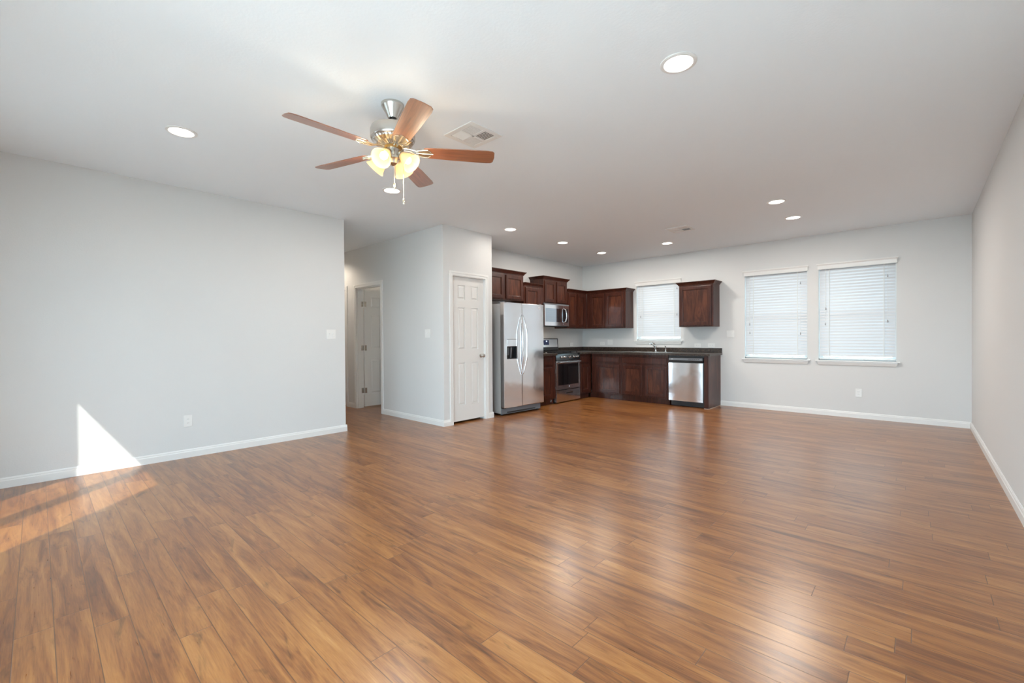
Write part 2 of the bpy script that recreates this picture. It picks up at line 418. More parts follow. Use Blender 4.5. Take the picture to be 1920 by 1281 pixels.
def blind(xa, xb, za, zb, label, tass):
    e = thing('window_blind', label, 'window blind', ((xa+xb)/2, YB+.03, za), 'white window blinds')
    # valance with mitred ends, crown like face
    pr = [(.000, zb-.076), (.006, zb-.076), (.010, zb-.05), (.014, zb-.022), (.026, zb-.004), (.026, zb+.008), (.0, zb+.008)]
    v = MB(); A = []; B = []
    for u, z in pr:
        A.append(v.bm.verts.new((xa+.002-u, YB-.016-u, z))); B.append(v.bm.verts.new((xb-.002+u, YB-.016-u, z)))
    v.bm.faces.new(A[::-1]); v.bm.faces.new(B); n = len(pr)
    for i in range(n): v.bm.faces.new((A[i], A[(i+1) % n], B[(i+1) % n], B[i]))
    v.box(xa-.010, xa+.003, YB-.018, YB-.001, zb-.07, zb+.006); v.box(xb-.003, xb+.010, YB-.018, YB-.001, zb-.07, zb+.006)
    v.build('valance', 'trim_paint', e)
    box(xa+.006, xb-.006, YB+.008, YB+.058, zb-.055, zb-.003).build('headrail', 'trim_paint', e)
    sl = MB(); p = .0440; ang = R(69); hw = .0256; th = .0028; yc = YB+.036
    z = zb-.085
    while z > za+.060:
        cy, cz = math.cos(ang)*hw, math.sin(ang)*hw
        ny, nz = -math.sin(ang)*th/2, math.cos(ang)*th/2
        # room side edge low, outer edge high, with a slight crown
        P = [(yc-cy, z-cz), (yc-cy*.0-.002, z+.0012), (yc+cy, z+cz)]
        up = [(a-ny*-1, b+nz) for a, b in P]; dn = [(a+ny*-1*-1, b-nz) for a, b in P]
        pts = [(a, b) for a, b in up] + [(a, b) for a, b in dn[::-1]]
        sl.prism(pts, xa+.008, xb-.008, lambda u, v_, t: (t, u, v_))
        z -= p
    sl.build('slats', 'blind_slat', e)
    box(xa+.008, xb-.008, YB+.014, YB+.058, za+.012, za+.032, .003).build('bottom_rail', 'trim_paint', e)
    for xx in (xa+.13, xb-.13):
        MB().box(xx-.004, xx+.004, YB+.0075, YB+.0085, za+.02, zb-.06).build('ladder_cord', 'cord', e)
    for xx, zz in tass:
        c = MB().tube([(xx, YB+.004, zb-.06), (xx, YB+.004, zz)], .0012, 6).build('pull_cord', 'cord', e)
        MB().lathe([(.002, .0), (.006, -.006), (.009, -.030), (.007, -.040)], (xx, YB+.002, zz), seg=12).build('tassel', 'tassel', c, smooth=True)
blind(*WIN[0], 'white slatted blind over the small window above the sink', [(-4.04, 1.62), (-3.31, 1.64), (-3.31, 2.13)])
blind(*WIN[1], 'white slatted blind on the left of the two large windows', [(-2.08, 1.42), (-2.075, 1.28), (-1.36, 1.26), (-1.36, 2.05)])
blind(*WIN[2], 'white slatted blind on the widest window, nearest the right wall', [(-1.035, 1.63), (-1.04, 1.40), (-.325, 2.06), (-.325, 1.42)])

# patio door behind the camera
pd = sempty('door_3', (-3.87, YS, 0), 'glazed patio door behind the camera')
b = MB()
for xa, xb in ((-4.60, -4.53), (-3.967, -3.82), (-3.207, -2.96)): b.box(xa, xb, YS-.06, YS, 0, 2.40)
b.box(-4.53, -3.967, YS-.035, YS, 2.10, 2.40).box(-3.82, -3.207, YS-.035, YS, 2.10, 2.40).box(-4.53, -3.967, YS-.06, YS, 0, .06).box(-3.82, -3.207, YS-.06, YS, 0, .06)
b.build('door_frame', 'sash_vinyl', pd)
box(-4.53, -3.967, YS-.032, YS-.028, .06, 2.10).build('pane', 'tinted_glass', pd)
box(-3.82, -3.207, YS-.032, YS-.028, .06, 2.10).build('pane', 'tinted_glass', pd)

# wide window added to bring in more daylight; added roof keeps sun off it
w4 = sempty('window_4', (-.85, YS, 0), 'wide window added behind the camera for more daylight')
b = MB().box(-2.10, -2.04, YS-.12, YS-.06, 0, 2.20).box(.34, .40, YS-.12, YS-.06, 0, 2.20).box(-2.04, .34, YS-.12, YS-.06, 0, .06).box(-2.04, .34, YS-.12, YS-.06, 2.14, 2.20).box(-.88, -.82, YS-.12, YS-.06, .06, 2.14)
b.build('window_frame', 'sash_vinyl', w4)
box(-2.04, -.88, YS-.092, YS-.088, .06, 2.14).build('pane', 'window_glass', w4)
box(-.82, .34, YS-.092, YS-.088, .06, 2.14).build('pane', 'window_glass', w4)
b = MB().box(-1.85, 2.4, -2.75, YS-.141, 2.58, 2.70).box(2.25, 2.37, -2.7, -2.58, -.22, 2.58).box(-1.82, -1.72, -2.7, -2.6, -.22, 2.58)  # unseen roof slab and posts, added to stop direct sun at the wide window
struct('patio_roof', b, 'ceiling_paint', 'unseen roof added to block sun from the wide window')

# ------------------------------------------------------------------ interior doors
def six_panel(fn, w, z0, z1, th, parent, name='door_leaf'):
    """fn(u along width, d depth 0..th, z). Frame members full thickness, raised fields in the panels."""
    b = MB(); Ht = z1-z0
    def bx(u0, u1, d0, d1, a, c, bev=0):
        q = [fn(u0, d0, a), fn(u1, d1, c)]
        b.box(q[0][0], q[1][0], q[0][1], q[1][1], q[0][2], q[1][2], bev)
    st = .112 if w < .7 else .115; mu = .112 if w < .7 else .115
    rails = [(0, .222), (.822, 1.007), (1.603, 1.717), (1.917, Ht)]
    bx(0, st, 0, th, z0, z1); bx(w-st, w, 0, th, z0, z1)
    for a, c in rails: bx(st, w-st, 0, th, z0+a, z0+c)
    bx(w/2-mu/2, w/2+mu/2, 0, th, z0+.222, z0+.822); bx(w/2-mu/2, w/2+mu/2, 0, th, z0+1.007, z0+1.603); bx(w/2-mu/2, w/2+mu/2, 0, th, z0+1.717, z0+1.917)
    for (a, c) in ((.222, .822), (1.007, 1.603), (1.717, 1.917)):
        for (u0, u1) in ((st, w/2-mu/2), (w/2+mu/2, w-st)):
            bx(u0, u1, th*.30, th*.70, z0+a, z0+c)
            i = .030; k = .014
            for d0, d1 in ((th*.70, th*.96), (th*.30, th*.04)):
                P = [fn(u0+k, d0, z0+a+k), fn(u1-k, d0, z0+a+k), fn(u1-k, d0, z0+c-k), fn(u0+k, d0, z0+c-k),
                     fn(u0+i, d1, z0+a+i), fn(u1-i, d1, z0+a+i), fn(u1-i, d1, z0+c-i), fn(u0+i, d1, z0+c-i)]
                b.hexa(P)
    return b.build(name, 'door_paint', parent)
def hinge(parent, pts, r=.006):
    (x, y, z, dx, dy) = pts
    h_ = MB().lathe([(r, -.045), (r, .045)], (x, y, z), seg=12)
    h_.box(min(x, x+dx), max(x, x+dx)+.001, min(y, y+dy), max(y, y+dy)+.001, z-.044, z+.044)
    h_.build('hinge', 'nickel', parent, smooth=True)

# pantry door (door_1) : leaf set back a little, seen closed
d1 = sempty('door_1', (XP, 4.2, 0), 'narrow white six-panel door beside the refrigerator')
fnP = lambda u, d, z: (XP-.030-.035+d, 3.9005+u, z)
leaf = six_panel(fnP, .608, .030, 2.060, .035, d1)
c = MB()
def casing_x(b, x, sgn, ya, yb, zt):
    for y0, y1, yo in ((ya-.060, ya-.003, ya-.060), (yb+.003, yb+.060, yb+.035)):
        b.box(x, x+sgn*.011, y0, y1, 0, zt+.060); b.box(x, x+sgn*.016, yo+.001, yo+.024, 0, zt+.0590, .002)
    b.box(x, x+sgn*.0112, ya-.003, yb+.003, zt+.003, zt+.0598); b.box(x, x+sgn*.0162, ya-.058, yb+.058, zt+.034, zt+.0585, .002)
casing_x(c, XP, 1, 3.897, 4.512, 2.067); c.build('casing', 'trim_paint', d1)
b = MB().box(XP-.12, XP+.001, 3.894, 3.899, 0, 2.067).box(XP-.12, XP+.001, 4.510, 4.515, 0, 2.067).box(XP-.12, XP+.001, 3.899, 4.510, 2.062, 2.070)
b.build('jamb', 'trim_paint', d1)
kb = MB().lathe([(.030, 0), (.030, .006), (.012, .010), (.012, .035), (.026, .042), (.030, .056), (.024, .068), (.006, .072)], (XP-.030, 4.452, .940), (1, 0, 0), 24)
kb.build('door_knob', 'nickel', d1, smooth=True)
for z in (.30, 1.04, 1.80): hinge(d1, (XP-.026, 3.902, z, .0, .012))

# hall door (door_2): leaf swung fully open into the room behind
d2 = sempty('door_2', (-6.7, YP, 0), 'open white six-panel door in the hallway')
fnH = lambda u, d, z: (-7.100+.0+d, YP+.128+u, z)
six_panel(fnH, .755, .022, 2.050, .035, d2)
c = MB()
def casing_y(b, y, xa, xb, zt, left=True):
    for x0, x1, xo in ((xa-.063, xa-.003, xa-.063), (xb+.003, xb+.063, xb+.038)):
        b.box(x0, x1, y-.011, y, 0, zt+.063); b.box(xo+.001, xo+.024, y-.016, y, 0, zt+.0620, .002)
    b.box(xa-.003, xb+.003, y-.0112, y, zt+.003, zt+.0628); b.box(xa-.061, xb+.061, y-.0162, y, zt+.037, zt+.0615, .002)
casing_y(c, YP, -7.105, -6.312, 2.067); c.build('casing', 'trim_paint', d2)
b = MB().box(-7.108, -7.100, YP-.001, YP+.121, 0, 2.067).box(-6.317, -6.309, YP-.001, YP+.121, 0, 2.067).box(-7.1, -6.317, YP-.001, YP+.121, 2.058, 2.070)
b.box(-7.1, -7.088, YP+.02, YP+.078, 0, 2.058).box(-6.329, -6.317, YP+.02, YP+.078, 0, 2.058).box(-7.088, -6.329, YP+.02, YP+.078, 2.046, 2.058)
b.build('jamb', 'trim_paint', d2)
for z in (.30, 1.04, 1.80):
    h_ = MB().lathe([(.008, -.045), (.008, .045)], (-7.084, YP+.124, z), seg=12)
    h_.box(-7.0995, -7.097, YP+.082, YP+.122, z-.045, z+.045).box(-7.064, -7.062, YP+.126, YP+.165, z-.045, z+.045)
    h_.build('hinge', 'nickel', d2, smooth=True)
# the second hall door, mostly hidden behind the left wall
d4 = sempty('door_4', (-7.86, YP, 0), 'closed door farther along the hallway')
c = MB(); casing_y(c, YP, -8.25, -7.475, 2.067); c.build('casing', 'trim_paint', d4)
box(-8.25, -7.475, YP-.001+.002, YP+.119, 2.06, 2.067).build('jamb', 'trim_paint', d4)
six_panel(lambda u, d, z: (-8.245+u, YP+.040-d, z), .765, .022, 2.055, .035, d4)

# ------------------------------------------------------------------ electrical plates
def plate(name, label, cat, pos, face, kind, wdt=.118, hgt=.118, grp=None):
    """face: 'x+' plate on a wall looking to +X, 'y-' plate on a wall looking to -Y"""
    e = thing(name, label, cat, pos, grp)
    x, y, z = pos
    def B(b, u0, u1, d0, d1, v0, v1, bev=0):
        if face == 'x+': b.box(x+d0, x+d1, y+u0, y+u1, z+v0, z+v1, bev)
        else: b.box(x+u0, x+u1, y-d1, y-d0, z+v0, z+v1, bev)
    b = MB(); B(b, -wdt/2, wdt/2, .0, .006, -hgt/2, hgt/2, .002); b.build('plate', 'white_plastic', e)
    if kind == 'switch':
        n = 2
        for k in range(n):
            u = (k-.5)*.046
            b = MB(); B(b, u-.0165, u+.0165, .006, .0085, -.033, .033, .001); B(b, u-.005, u+.005, .0085, .018, -.002, .012, .001); b.build('switch_toggle', 'white_plastic', e)
    elif kind == 'outlet':
        hor = wdt > hgt
        for s_ in (-1, 1):
            o_ = s_*.0195; b = MB()
            if hor: B(b, o_-.0135, o_+.0135, .006, .008, -.017, .017, .001)
            else: B(b, -.017, .017, .006, .008, o_-.0135, o_+.0135, .001)
            sk = b.build('socket', 'white_plastic', e)
            b = MB()
            for q in (-.006, .006):
                if hor: B(b, o_-.004, o_+.004, .0079, .0084, q-.001, q+.001)
                else: B(b, q-.001, q+.001, .0079, .0084, o_-.004, o_+.004)
            b.build('socket_slots', 'dark_slot', sk)
plate('switch_plate', 'white double light switch near the right end of the left wall', 'light switch', (XL, 2.531, 1.258), 'x+', 'switch')
plate('outlet_cover', 'white wall outlet low on the left wall above the baseboard', 'outlet', (XL, 1.036, .372), 'x+', 'outlet', .072, .118)
plate('switch_plate', 'white double light switch on the hall wall left of the narrow door', 'light switch', (-5.075, YP, 1.267), 'y-', 'switch')
plate('switch_plate', 'white double light switch between single cabinet and large left window', 'light switch', (-2.381, YB, 1.241), 'y-', 'switch')
plate('outlet_cover', 'white wall outlet low under the two large windows', 'outlet', (-.644, YB, .366), 'y-', 'outlet', .072, .118)
plate('outlet_cover', 'white sideways outlet on kitchen wall right of the sink, nearer the faucet', 'outlet', (-2.930, YB, 1.040), 'y-', 'outlet', .118, .072)
plate('outlet_cover', 'white sideways outlet above the right end of the countertop', 'outlet', (-2.694, YB, 1.044), 'y-', 'outlet', .118, .072)
plate('outlet_cover', 'white sideways outlet in the kitchen corner, left of the small double switch', 'outlet', (-4.895, YB, 1.068), 'y-', 'outlet', .118, .072)
plate('switch_plate', 'white double switch on kitchen wall under the left corner cabinets', 'light switch', (-4.715, YB, 1.095), 'y-', 'switch', .118, .110)
plate('outlet_cover', 'white sideways outlet on side wall between range and corner', 'outlet', (XK, 7.675, 1.055), 'x+', 'outlet', .118, .072)

# ------------------------------------------------------------------ kitchen cabinets
# local frame (w along wall, d out from wall, z): west wall -> (XK+d, Y, z); north wall -> (X, YB-d, z)
def frameW(wv, d, z): return (XK+d, wv, z)
def frameN(wv, d, z): return (wv, YB-d, z)
def kb_(b, F, w0, w1, d0, d1, z0, z1, bev=0):
    p = F(w0, d0, z0); q = F(w1, d1, z1); b.box(p[0], q[0], p[1], q[1], z0, z1, bev)
def cab_door(F, w0, w1, z0, z1, d, parent, mat='cherry', pmat='cherry_wide', fr=.055):
    b = MB(); t = .020
    kb_(b, F, w0, w0+fr, d, d+t, z0, z1, .004); kb_(b, F, w1-fr, w1, d, d+t, z0, z1, .004)
    kb_(b, F, w0+fr-.003, w1-fr+.003, d, d+t-.0006, z0, z0+fr, .004); kb_(b, F, w0+fr-.003, w1-fr+.003, d, d+t-.0006, z1-fr, z1, .004)
    g = .007
    kb_(b, F, w0+fr-.001, w0+fr+g, d, d+t-.004, z0+fr, z1-fr, .002); kb_(b, F, w1-fr-g, w1-fr+.001, d, d+t-.004, z0+fr, z1-fr, .002)
    kb_(b, F, w0+fr, w1-fr, d, d+t-.004, z0+fr-.001, z0+fr+g, .002); kb_(b, F, w0+fr, w1-fr, d, d+t-.004, z1-fr-g, z1-fr+.001, .002)
    o = b.build('door', mat, parent)
    b = MB(); kb_(b, F, w0+fr, w1-fr, d+.001, d+.007, z0+fr, z1-fr); b.build('door_panel', pmat, o)
    return o
def crown(F, w0, w1, dep, z, parent, left, right, hgt=.062, out=.045):
    """crown moulding on top of a wall cabinet; ends mitre out only where open"""
    pr = [(0, 0), (.008, 0), (.012, .012), (.030, .034), (.040, .046), (out, .048), (out, hgt), (0, hgt)]
    b = MB(); A = []; B = []
    for u, v in pr:
        A.append(b.bm.verts.new(F(w0-(u if left else 0), dep+u, z+v))); B.append(b.bm.verts.new(F(w1+(u if right else 0), dep+u, z+v)))
    n = len(pr); b.bm.faces.new(A[::-1]); b.bm.faces.new(B)
    for i in range(n): b.bm.faces.new((A[i], A[(i+1) % n], B[(i+1) % n], B[i]))
    for on, wv, s_ in ((left, w0, -1), (right, w1, 1)):
        if not on: continue
        A = [b.bm.verts.new(F(wv+s_*u, .001, z+v)) for u, v in pr]; B = [b.bm.verts.new(F(wv+s_*u, dep+u, z+v)) for u, v in pr]
        b.bm.faces.new(A[::-1]); b.bm.faces.new(B)
        for i in range(n): b.bm.faces.new((A[i], A[(i+1) % n], B[(i+1) % n], B[i]))
    kb_(b, F, w0, w1, .001, dep, z+hgt-.006, z+hgt-.001)
    b.build('crown_moulding', 'cherry', parent)
UD = .315      # wall cabinet box depth, door face lands at .335
def upper(F, w0, w1, z0, z1, doors, label, left, right, dep=UD, loc=None, crown_h=.062, ctop=None, cw=None, bdeep=None):
    p = F((w0+w1)/2, .1, z0)
    e = thing('wall_cabinet', label, 'cabinet', p, 'dark wood wall cabinets')
    b = MB(); kb_(b, F, w0, w1, .001, dep, z0, z1, .0015); b.build('cabinet_body', 'cherry', e)
    for (a, c) in doors: cab_door(F, a, c, z0+.022, z1-.030, dep, e)
    cc = cw or (w0, w1)
    crown(F, cc[0], cc[1], dep+.001, z1-.004, e, left, right, crown_h)
    return e
upper(frameW, 4.840, 5.785, 1.835, 2.285, [(4.875, 5.275), (5.335, 5.755)], 'dark wood two-door cabinet above the refrigerator', False, True, crown_h=.056)
upper(frameW, 5.788, 6.330, 1.380, 2.118, [(5.830, 6.205)], 'narrow dark wood cabinet half hidden behind the refrigerator top', False, False, crown_h=.056, cw=(5.788, 6.29))
upper(frameW, 6.335, 7.085, 1.838, 2.285, [(6.372, 6.690), (6.735, 7.055)], 'raised dark wood two-door cabinet above the microwave', True, True, crown_h=.056)
upper(frameW, 7.088, 7.780, 1.380, 2.105, [(7.115, 7.385), (7.425, 7.690)], 'dark wood corner cabinet right of the microwave', False, False, crown_h=.056, cw=(7.088, 7.781))
upper(frameN, -5.077, -4.190, 1.380, 2.105, [(-4.985, -4.655), (-4.625, -4.225)], 'dark wood two-door cabinet left of the sink window', False, True, crown_h=.056, cw=(-5.077, -4.190))
upper(frameN, -3.142, -2.556, 1.372, 2.105, [(-3.125, -2.590)], 'dark wood single-door cabinet alone right of the sink window', True, True, crown_h=.056)

BD = .583     # base box depth; door face at .603
def base(F, w0, w1, label, drawers, doors, kick=True, w0k=None, w1k=None, sink=False):
    p = F((w0+w1)/2, .3, 0)
    e = thing('base_cabinet', label, 'cabinet', p, 'dark wood base cabinets')
    b = MB()
    if sink:   # open box so that the basin has room
        for a, c in ((w0, w0+.018), (w1-.018, w1)): kb_(b, F, a, c, .001, BD, .10, CT-.040)
        kb_(b, F, w0+.018, w1-.018, BD-.02, BD, .10, CT-.040); kb_(b, F, w0+.018, w1-.018, .001, BD-.02, .10, .118)
    else: kb_(b, F, w0, w1, .001, BD, .10, CT-.040, .001)
    b.build('cabinet_body', 'cherry', e)
    b = MB(); kb_(b, F, w0 if w0k is None else w0k, w1 if w1k is None else w1k, .02, BD-.055, 0, .10); b.build('toe_kick', 'cherry', e)
    for a, c in drawers:
        b = MB(); kb_(b, F, a, c, BD, BD+.019, .712, .826, .003); kb_(b, F, a+.014, c-.014, BD+.018, BD+.0215, .726, .812, .0015)
        b.build('drawer_front', 'cherry', e)
    for a, c in doors: cab_door(F, a, c, .130, .668, BD, e, fr=.052)
    return e
base(frameW, 5.800, 6.345, 'dark wood base cabinet between refrigerator and range', [(5.835, 6.235)], [(5.835, 6.235)])
base(frameW, 7.118, 7.512, 'dark wood base cabinet between range and inner corner', [(7.150, 7.430)], [(7.150, 7.430)])
base(frameN, -4.790, -4.140, 'dark wood base cabinet nearest the inner corner, drawer above one door', [(-4.690, -4.172)], [(-4.680, -4.172)], w0k=-4.86)
base(frameN, -4.138, -3.226, 'dark wood sink cabinet with wide false drawer over two doors', [(-4.106, -3.256)], [(-4.106, -3.716), (-3.662, -3.256)], sink=True)
# end panel beside the dishwasher
e = thing('end_panel', 'dark wood panel closing the right end of the base cabinets', 'cabinet panel', (-2.575, 7.8, 0))
b = MB(); kb_(b, frameN, -2.612, -2.541, BD, BD+.020, .0, CT-.041, .001); b.build('front_stile', 'cherry', e)
b = MB(); kb_(b, frameN, -2.560, -2.541, .001, BD, .0, CT-.041, .001); b.build('side_panel', 'cherry_wide', e)
b = MB(); kb_(b, frameN, -2.541, -2.5385, .001, BD+.020, .0, .006); kb_(b, frameN, -2.612, -2.5385, BD+.020, BD+.0225, .0, .006); b.build('caulk_line', 'caulk', e)

# countertops
e = thing('countertop', 'short dark speckled countertop between refrigerator and range', 'countertop', frameW(6.07, .3, CT-.038))
b = MB(); kb_(b, frameW, 5.790, 6.345, .001, .632, CT-.038, CT, .004); b.build('slab', 'granite', e)
b = MB(); kb_(b, frameW, 5.790, 6.345, .001, .020, CT, CT+.082, .003); b.build('backsplash', 'granite', e)
e = thing('countertop', 'long dark speckled countertop running from corner past the sink', 'countertop', (-3.9, 7.8, CT-.038))
b = MB()
SX0, SX1, SY0, SY1 = -4.075, -3.285, 7.575, 7.985          # sink cut-out
b.box(XK+.001, XK+.632, 7.118, YB-.632, CT-.038, CT, .004)
b.box(XK+.001, SX0, YB-.633, YB-.001, CT-.038, CT, .0); b.box(SX1, -2.513, YB-.633, YB-.001, CT-.038, CT, .0)
b.box(SX0, SX1, YB-.633, SY0, CT-.038, CT); b.box(SX0, SX1, SY1, YB-.001, CT-.038, CT)
b.build('slab', 'granite', e)
b = MB().box(XK+.020, -2.513, YB-.021, YB-.001, CT, CT+.082, .003).box(XK+.001, XK+.020, 7.118, YB-.001, CT, CT+.082, .003)
b.build('backsplash', 'granite', e)
# sink
e = thing('kitchen_sink', 'stainless drop-in double sink set in the countertop below the window', 'sink', (-3.68, 7.78, CT))
b = MB(); r0, r1 = (SX0-.022, SX1+.022), (SY0-.022, SY1+.022)
b.box(r0[0], r0[1], r1[0], SY0+.018, CT+.0005, CT+.006, .002).box(r0[0], r0[1], SY1-.05, r1[1], CT+.0005, CT+.006, .002)
b.box(r0[0], SX0+.018, SY0+.018, SY1-.05, CT+.0005, CT+.006).box(SX1-.018, r0[1], SY0+.018, SY1-.05, CT+.0005, CT+.006).box(-3.70, -3.66, SY0+.018, SY1-.05, CT-.02, CT+.006)
b.build('rim', 'sink_steel', e)
for xa, xb in ((SX0+.006, -3.70), (-3.66, SX1-.006)):
    b = MB(); ya, yb = SY0+.006, SY1-.045; zf = CT-.17
    b.box(xa, xa+.004, ya, yb, zf, CT).box(xb-.004, xb, ya, yb, zf, CT).box(xa, xb, ya, ya+.004, zf, CT).box(xa, xb, yb-.004, yb, zf, CT).box(xa, xb, ya, yb, zf-.004, zf)
    b.build('basin', 'sink_steel', e)
# faucet
FX, FY = -3.684, 8.010
e = thing('kitchen_faucet', 'chrome faucet with arched spout and lever in front of the window', 'faucet', (FX, FY, CT+.001))
MB().lathe([(.026, .0), (.026, .008), (.019, .016), (.017, .09), (.019, .10), (.018, .125), (.006, .132)], (FX, FY, CT+.001), seg=20).build('faucet_body', 'chrome', e, smooth=True)
sp = bez((FX, FY-.01, CT+.05), (FX-.01, FY-.11, CT+.175), (FX-.02, FY-.215, CT+.160), 14)
MB().tube(sp, [.013-.003*i/14 for i in range(15)], 12).lathe([(.011, .0), (.011, .022)], (FX-.02, FY-.208, CT+.142), seg=12).build('spout', 'chrome', e, smooth=True)
MB().tube([(FX, FY, CT+.125), (FX-.015, FY-.03, CT+.155), (FX-.03, FY-.075, CT+.185)], [.010, .008, .006], 10).build('lever', 'chrome', e, smooth=True)
e = thing('sink_sprayer', 'small chrome side sprayer standing right of the faucet', 'sprayer', (-3.490, 8.015, CT+.001))
MB().lathe([(.020, .0), (.020, .006), (.012, .014), (.011, .05), (.009, .055)], (-3.490, 8.015, CT+.001), seg=16).build('sprayer_base', 'chrome', e, smooth=True)
MB().tube([(-3.490, 8.015, CT+.05), (-3.490, 8.015, CT+.095), (-3.492, 7.985, CT+.115)], [.009, .012, .010], 10).build('sprayer_head', 'chrome', e, smooth=True)

# ------------------------------------------------------------------ dishwasher
DX0, DX1 = -3.222, -2.616
e = thing('dishwasher', 'stainless dishwasher with black control strip at right end of cabinets', 'dishwasher', (-2.92, 7.75, 0))
b = MB(); kb_(b, frameN, DX0+.004, DX1-.004, .02, .575, .10, CT-.042); b.build('body', 'black_satin', e)
# slightly bowed door skin
b = MB(); n = 14; za, zb = .100, .752
A = []; B = []; A2 = []; B2 = []
for i in range(n+1):
    t = i/n; x = DX0+.014+(DX1-DX0-.028)*t
    bow = .010*(1-(2*t-1)**2)
    for lst, z, dd in ((A, za, .612), (B, zb, .612)): lst.append(b.bm.verts.new((x, YB-dd-bow, z)))
    for lst, z in ((A2, za), (B2, zb)): lst.append(b.bm.verts.new((x, YB-.576, z)))
for i in range(n):
    b.bm.faces.new((A[i], A[i+1], B[i+1], B[i])); b.bm.faces.new((A2[i+1], A2[i], B2[i], B2[i+1]))
    b.bm.faces.new((A[i+1], A[i], A2[i], A2[i+1])); b.bm.faces.new((B[i], B[i+1], B2[i+1], B2[i]))
b.bm.faces.new((A[0], B[0], B2[0], A2[0])); b.bm.faces.new((A[n], A2[n], B2[n], B[n]))
dw = b.build('door', 'stainless', e, smooth=True)
MB().lathe([(.011, 0), (.011, .002)], (-2.676, YB-.615, .145), (0, -1, 0), 16).build('badge', 'logo_grey', dw)
b = MB(); kb_(b, frameN, DX0+.008, DX1-.006, .576, .622, .790, .842, .004); kb_(b, frameN, DX0+.008, DX1-.006, .576, .600, .754, .790); cp = b.build('control_panel', 'black_gloss', e)
b = MB(); kb_(b, frameN, DX0+.022, DX1-.022, .622, .6235, .796, .836); b.build('control_strip', 'grey_plastic', cp)
b = MB(); kb_(b, frameN, -3.160, -3.125, .6235, .6245, .811, .819); b.build('emblem', 'logo_grey', cp)
for k in range(6):
    x = -2.86+k*.032; b = MB(); kb_(b, frameN, x, x+.018, .6235, .6248, .812, .820); b.build('button', 'black_satin', cp)
b = MB(); kb_(b, frameN, DX0+.030, DX1-.004, .50, .548, .006, .096, .003); kb_(b, frameN, DX0+.06, DX0+.09, .50, .52, 0, .01); kb_(b, frameN, DX1-.09, DX1-.06, .50, .52, 0, .01)
b.build('toe_plate', 'black_satin', e)

# ------------------------------------------------------------------ refrigerator
FR0, FR1, FXD = 4.836, 5.738, -4.600      # left, right, door front
GAPY = 5.228
e = thing('refrigerator', 'tall stainless side-by-side refrigerator with ice dispenser in left door', 'refrigerator', (-5.0, 5.29, 0))
e.rotation_euler = (0, 0, -R(3.0))
box(-5.36, -4.690, FR0+.006, FR1-.006, .03, 1.725, .004).build('body', 'fridge_side', e)
def fdoor(y0, y1, cut=None):
    x0, x1 = -4.682, FXD; z0, z1 = .125, 1.742
    b = MB()
    if cut is None: b.box(x0, x1, y0, y1, z0, z1, .010)
    else:
        ca, cb, c0, c1 = cut
        b.box(x0, x1, y0, ca, z0, z1, .006).box(x0, x1, cb, y1, z0, z1, .006).box(x0, x1, ca-.006, cb+.006, z0, c0, .0).box(x0, x1, ca-.006, cb+.006, c1, z1, .0)
        b.box(x0, x0+.01, ca-.006, cb+.006, c0, c1)
    return b
cut = (4.900, 5.112, .872, 1.176)
fl = fdoor(FR0, GAPY-.003, cut).build('freezer_door', 'stainless', e)
fr = fdoor(GAPY+.003, FR1).build('fridge_door', 'stainless', e)
# dispenser
dsp = MB().box(-4.671, FXD+.0015, 4.900, 5.112, 1.068, 1.174, .002).build('dispenser_panel', 'stainless', fl)
b = MB().box(-4.671, -4.668, 4.902, 5.110, .874, 1.068).box(-4.668, FXD-.001, 4.9005, 4.905, .874, 1.068).box(-4.668, FXD-.001, 5.107, 5.1115, .874, 1.068).box(-4.668, FXD-.001, 4.905, 5.107, .873, .880)
b.build('dispenser_recess', 'black_satin', fl)
b = MB().box(-4.650, -4.640, 4.955, 4.975, .93, 1.05, .002); b.hexa([(-4.655, 5.01, .89), (-4.655, 5.04, .89), (-4.650, 5.04, .89), (-4.650, 5.01, .89), (-4.620, 4.99, 1.05), (-4.620, 5.02, 1.05), (-4.615, 5.02, 1.05), (-4.615, 4.99, 1.05)])
b.build('dispenser_lever', 'grey_plastic', fl)
MB().box(FXD, FXD+.0015, 4.900, 5.112, 1.174, 1.180).build('dispenser_trim', 'grey_plastic', fl)
# bowed handles
def fhandle(y, par, s_):
    pts = []
    for i in range(17):
        t = i/16; z = .62 + (1.56-.62)*t; q = 1-(2*t-1)**2
        pts.append((FXD+.004+.062*min(1, q*1.25), y+s_*(-.004+.030*q), z))
    MB().tube(pts, [.007+.006*min(1, 3*min(i/16, 1-i/16)) for i in range(17)], 12).build('door_handle', 'stainless', par, smooth=True)
fhandle(GAPY-.026, fl, -1); fhandle(GAPY+.018, fr, 1)
MB().lathe([(.021, 0), (.021, .0025)], (FXD, 5.632, 1.683), (1, 0, 0), 20).build('badge', 'logo_grey', fr)
b = MB().box(-4.70, -4.672, FR0+.010, FR1-.010, .020, .112, .003)
gr = b.build('toe_grille', 'grey_plastic', e)
MB().box(-4.6725, -4.6695, 4.96, 5.60, .030, .052).build('grille_slot', 'dark_slot', gr)
for y in (FR0+.035, FR1-.055): MB().box(-4.735, -4.700, y, y+.03, 0, .030, .003).box(-5.33, -5.29, y, y+.03, 0, .030, .003).build('foot', 'dark_slot', e)
for y in (FR0+.012, FR1-.05): MB().box(-4.705, -4.620, y, y+.038, .112, .124, .002).build('lower_hinge', 'black_satin', e)
for y in (FR0+.012, FR1-.06): MB().box(-4.73, -4.64, y, y+.05, 1.742, 1.756, .003).build('upper_hinge', 'grey_plastic', e)

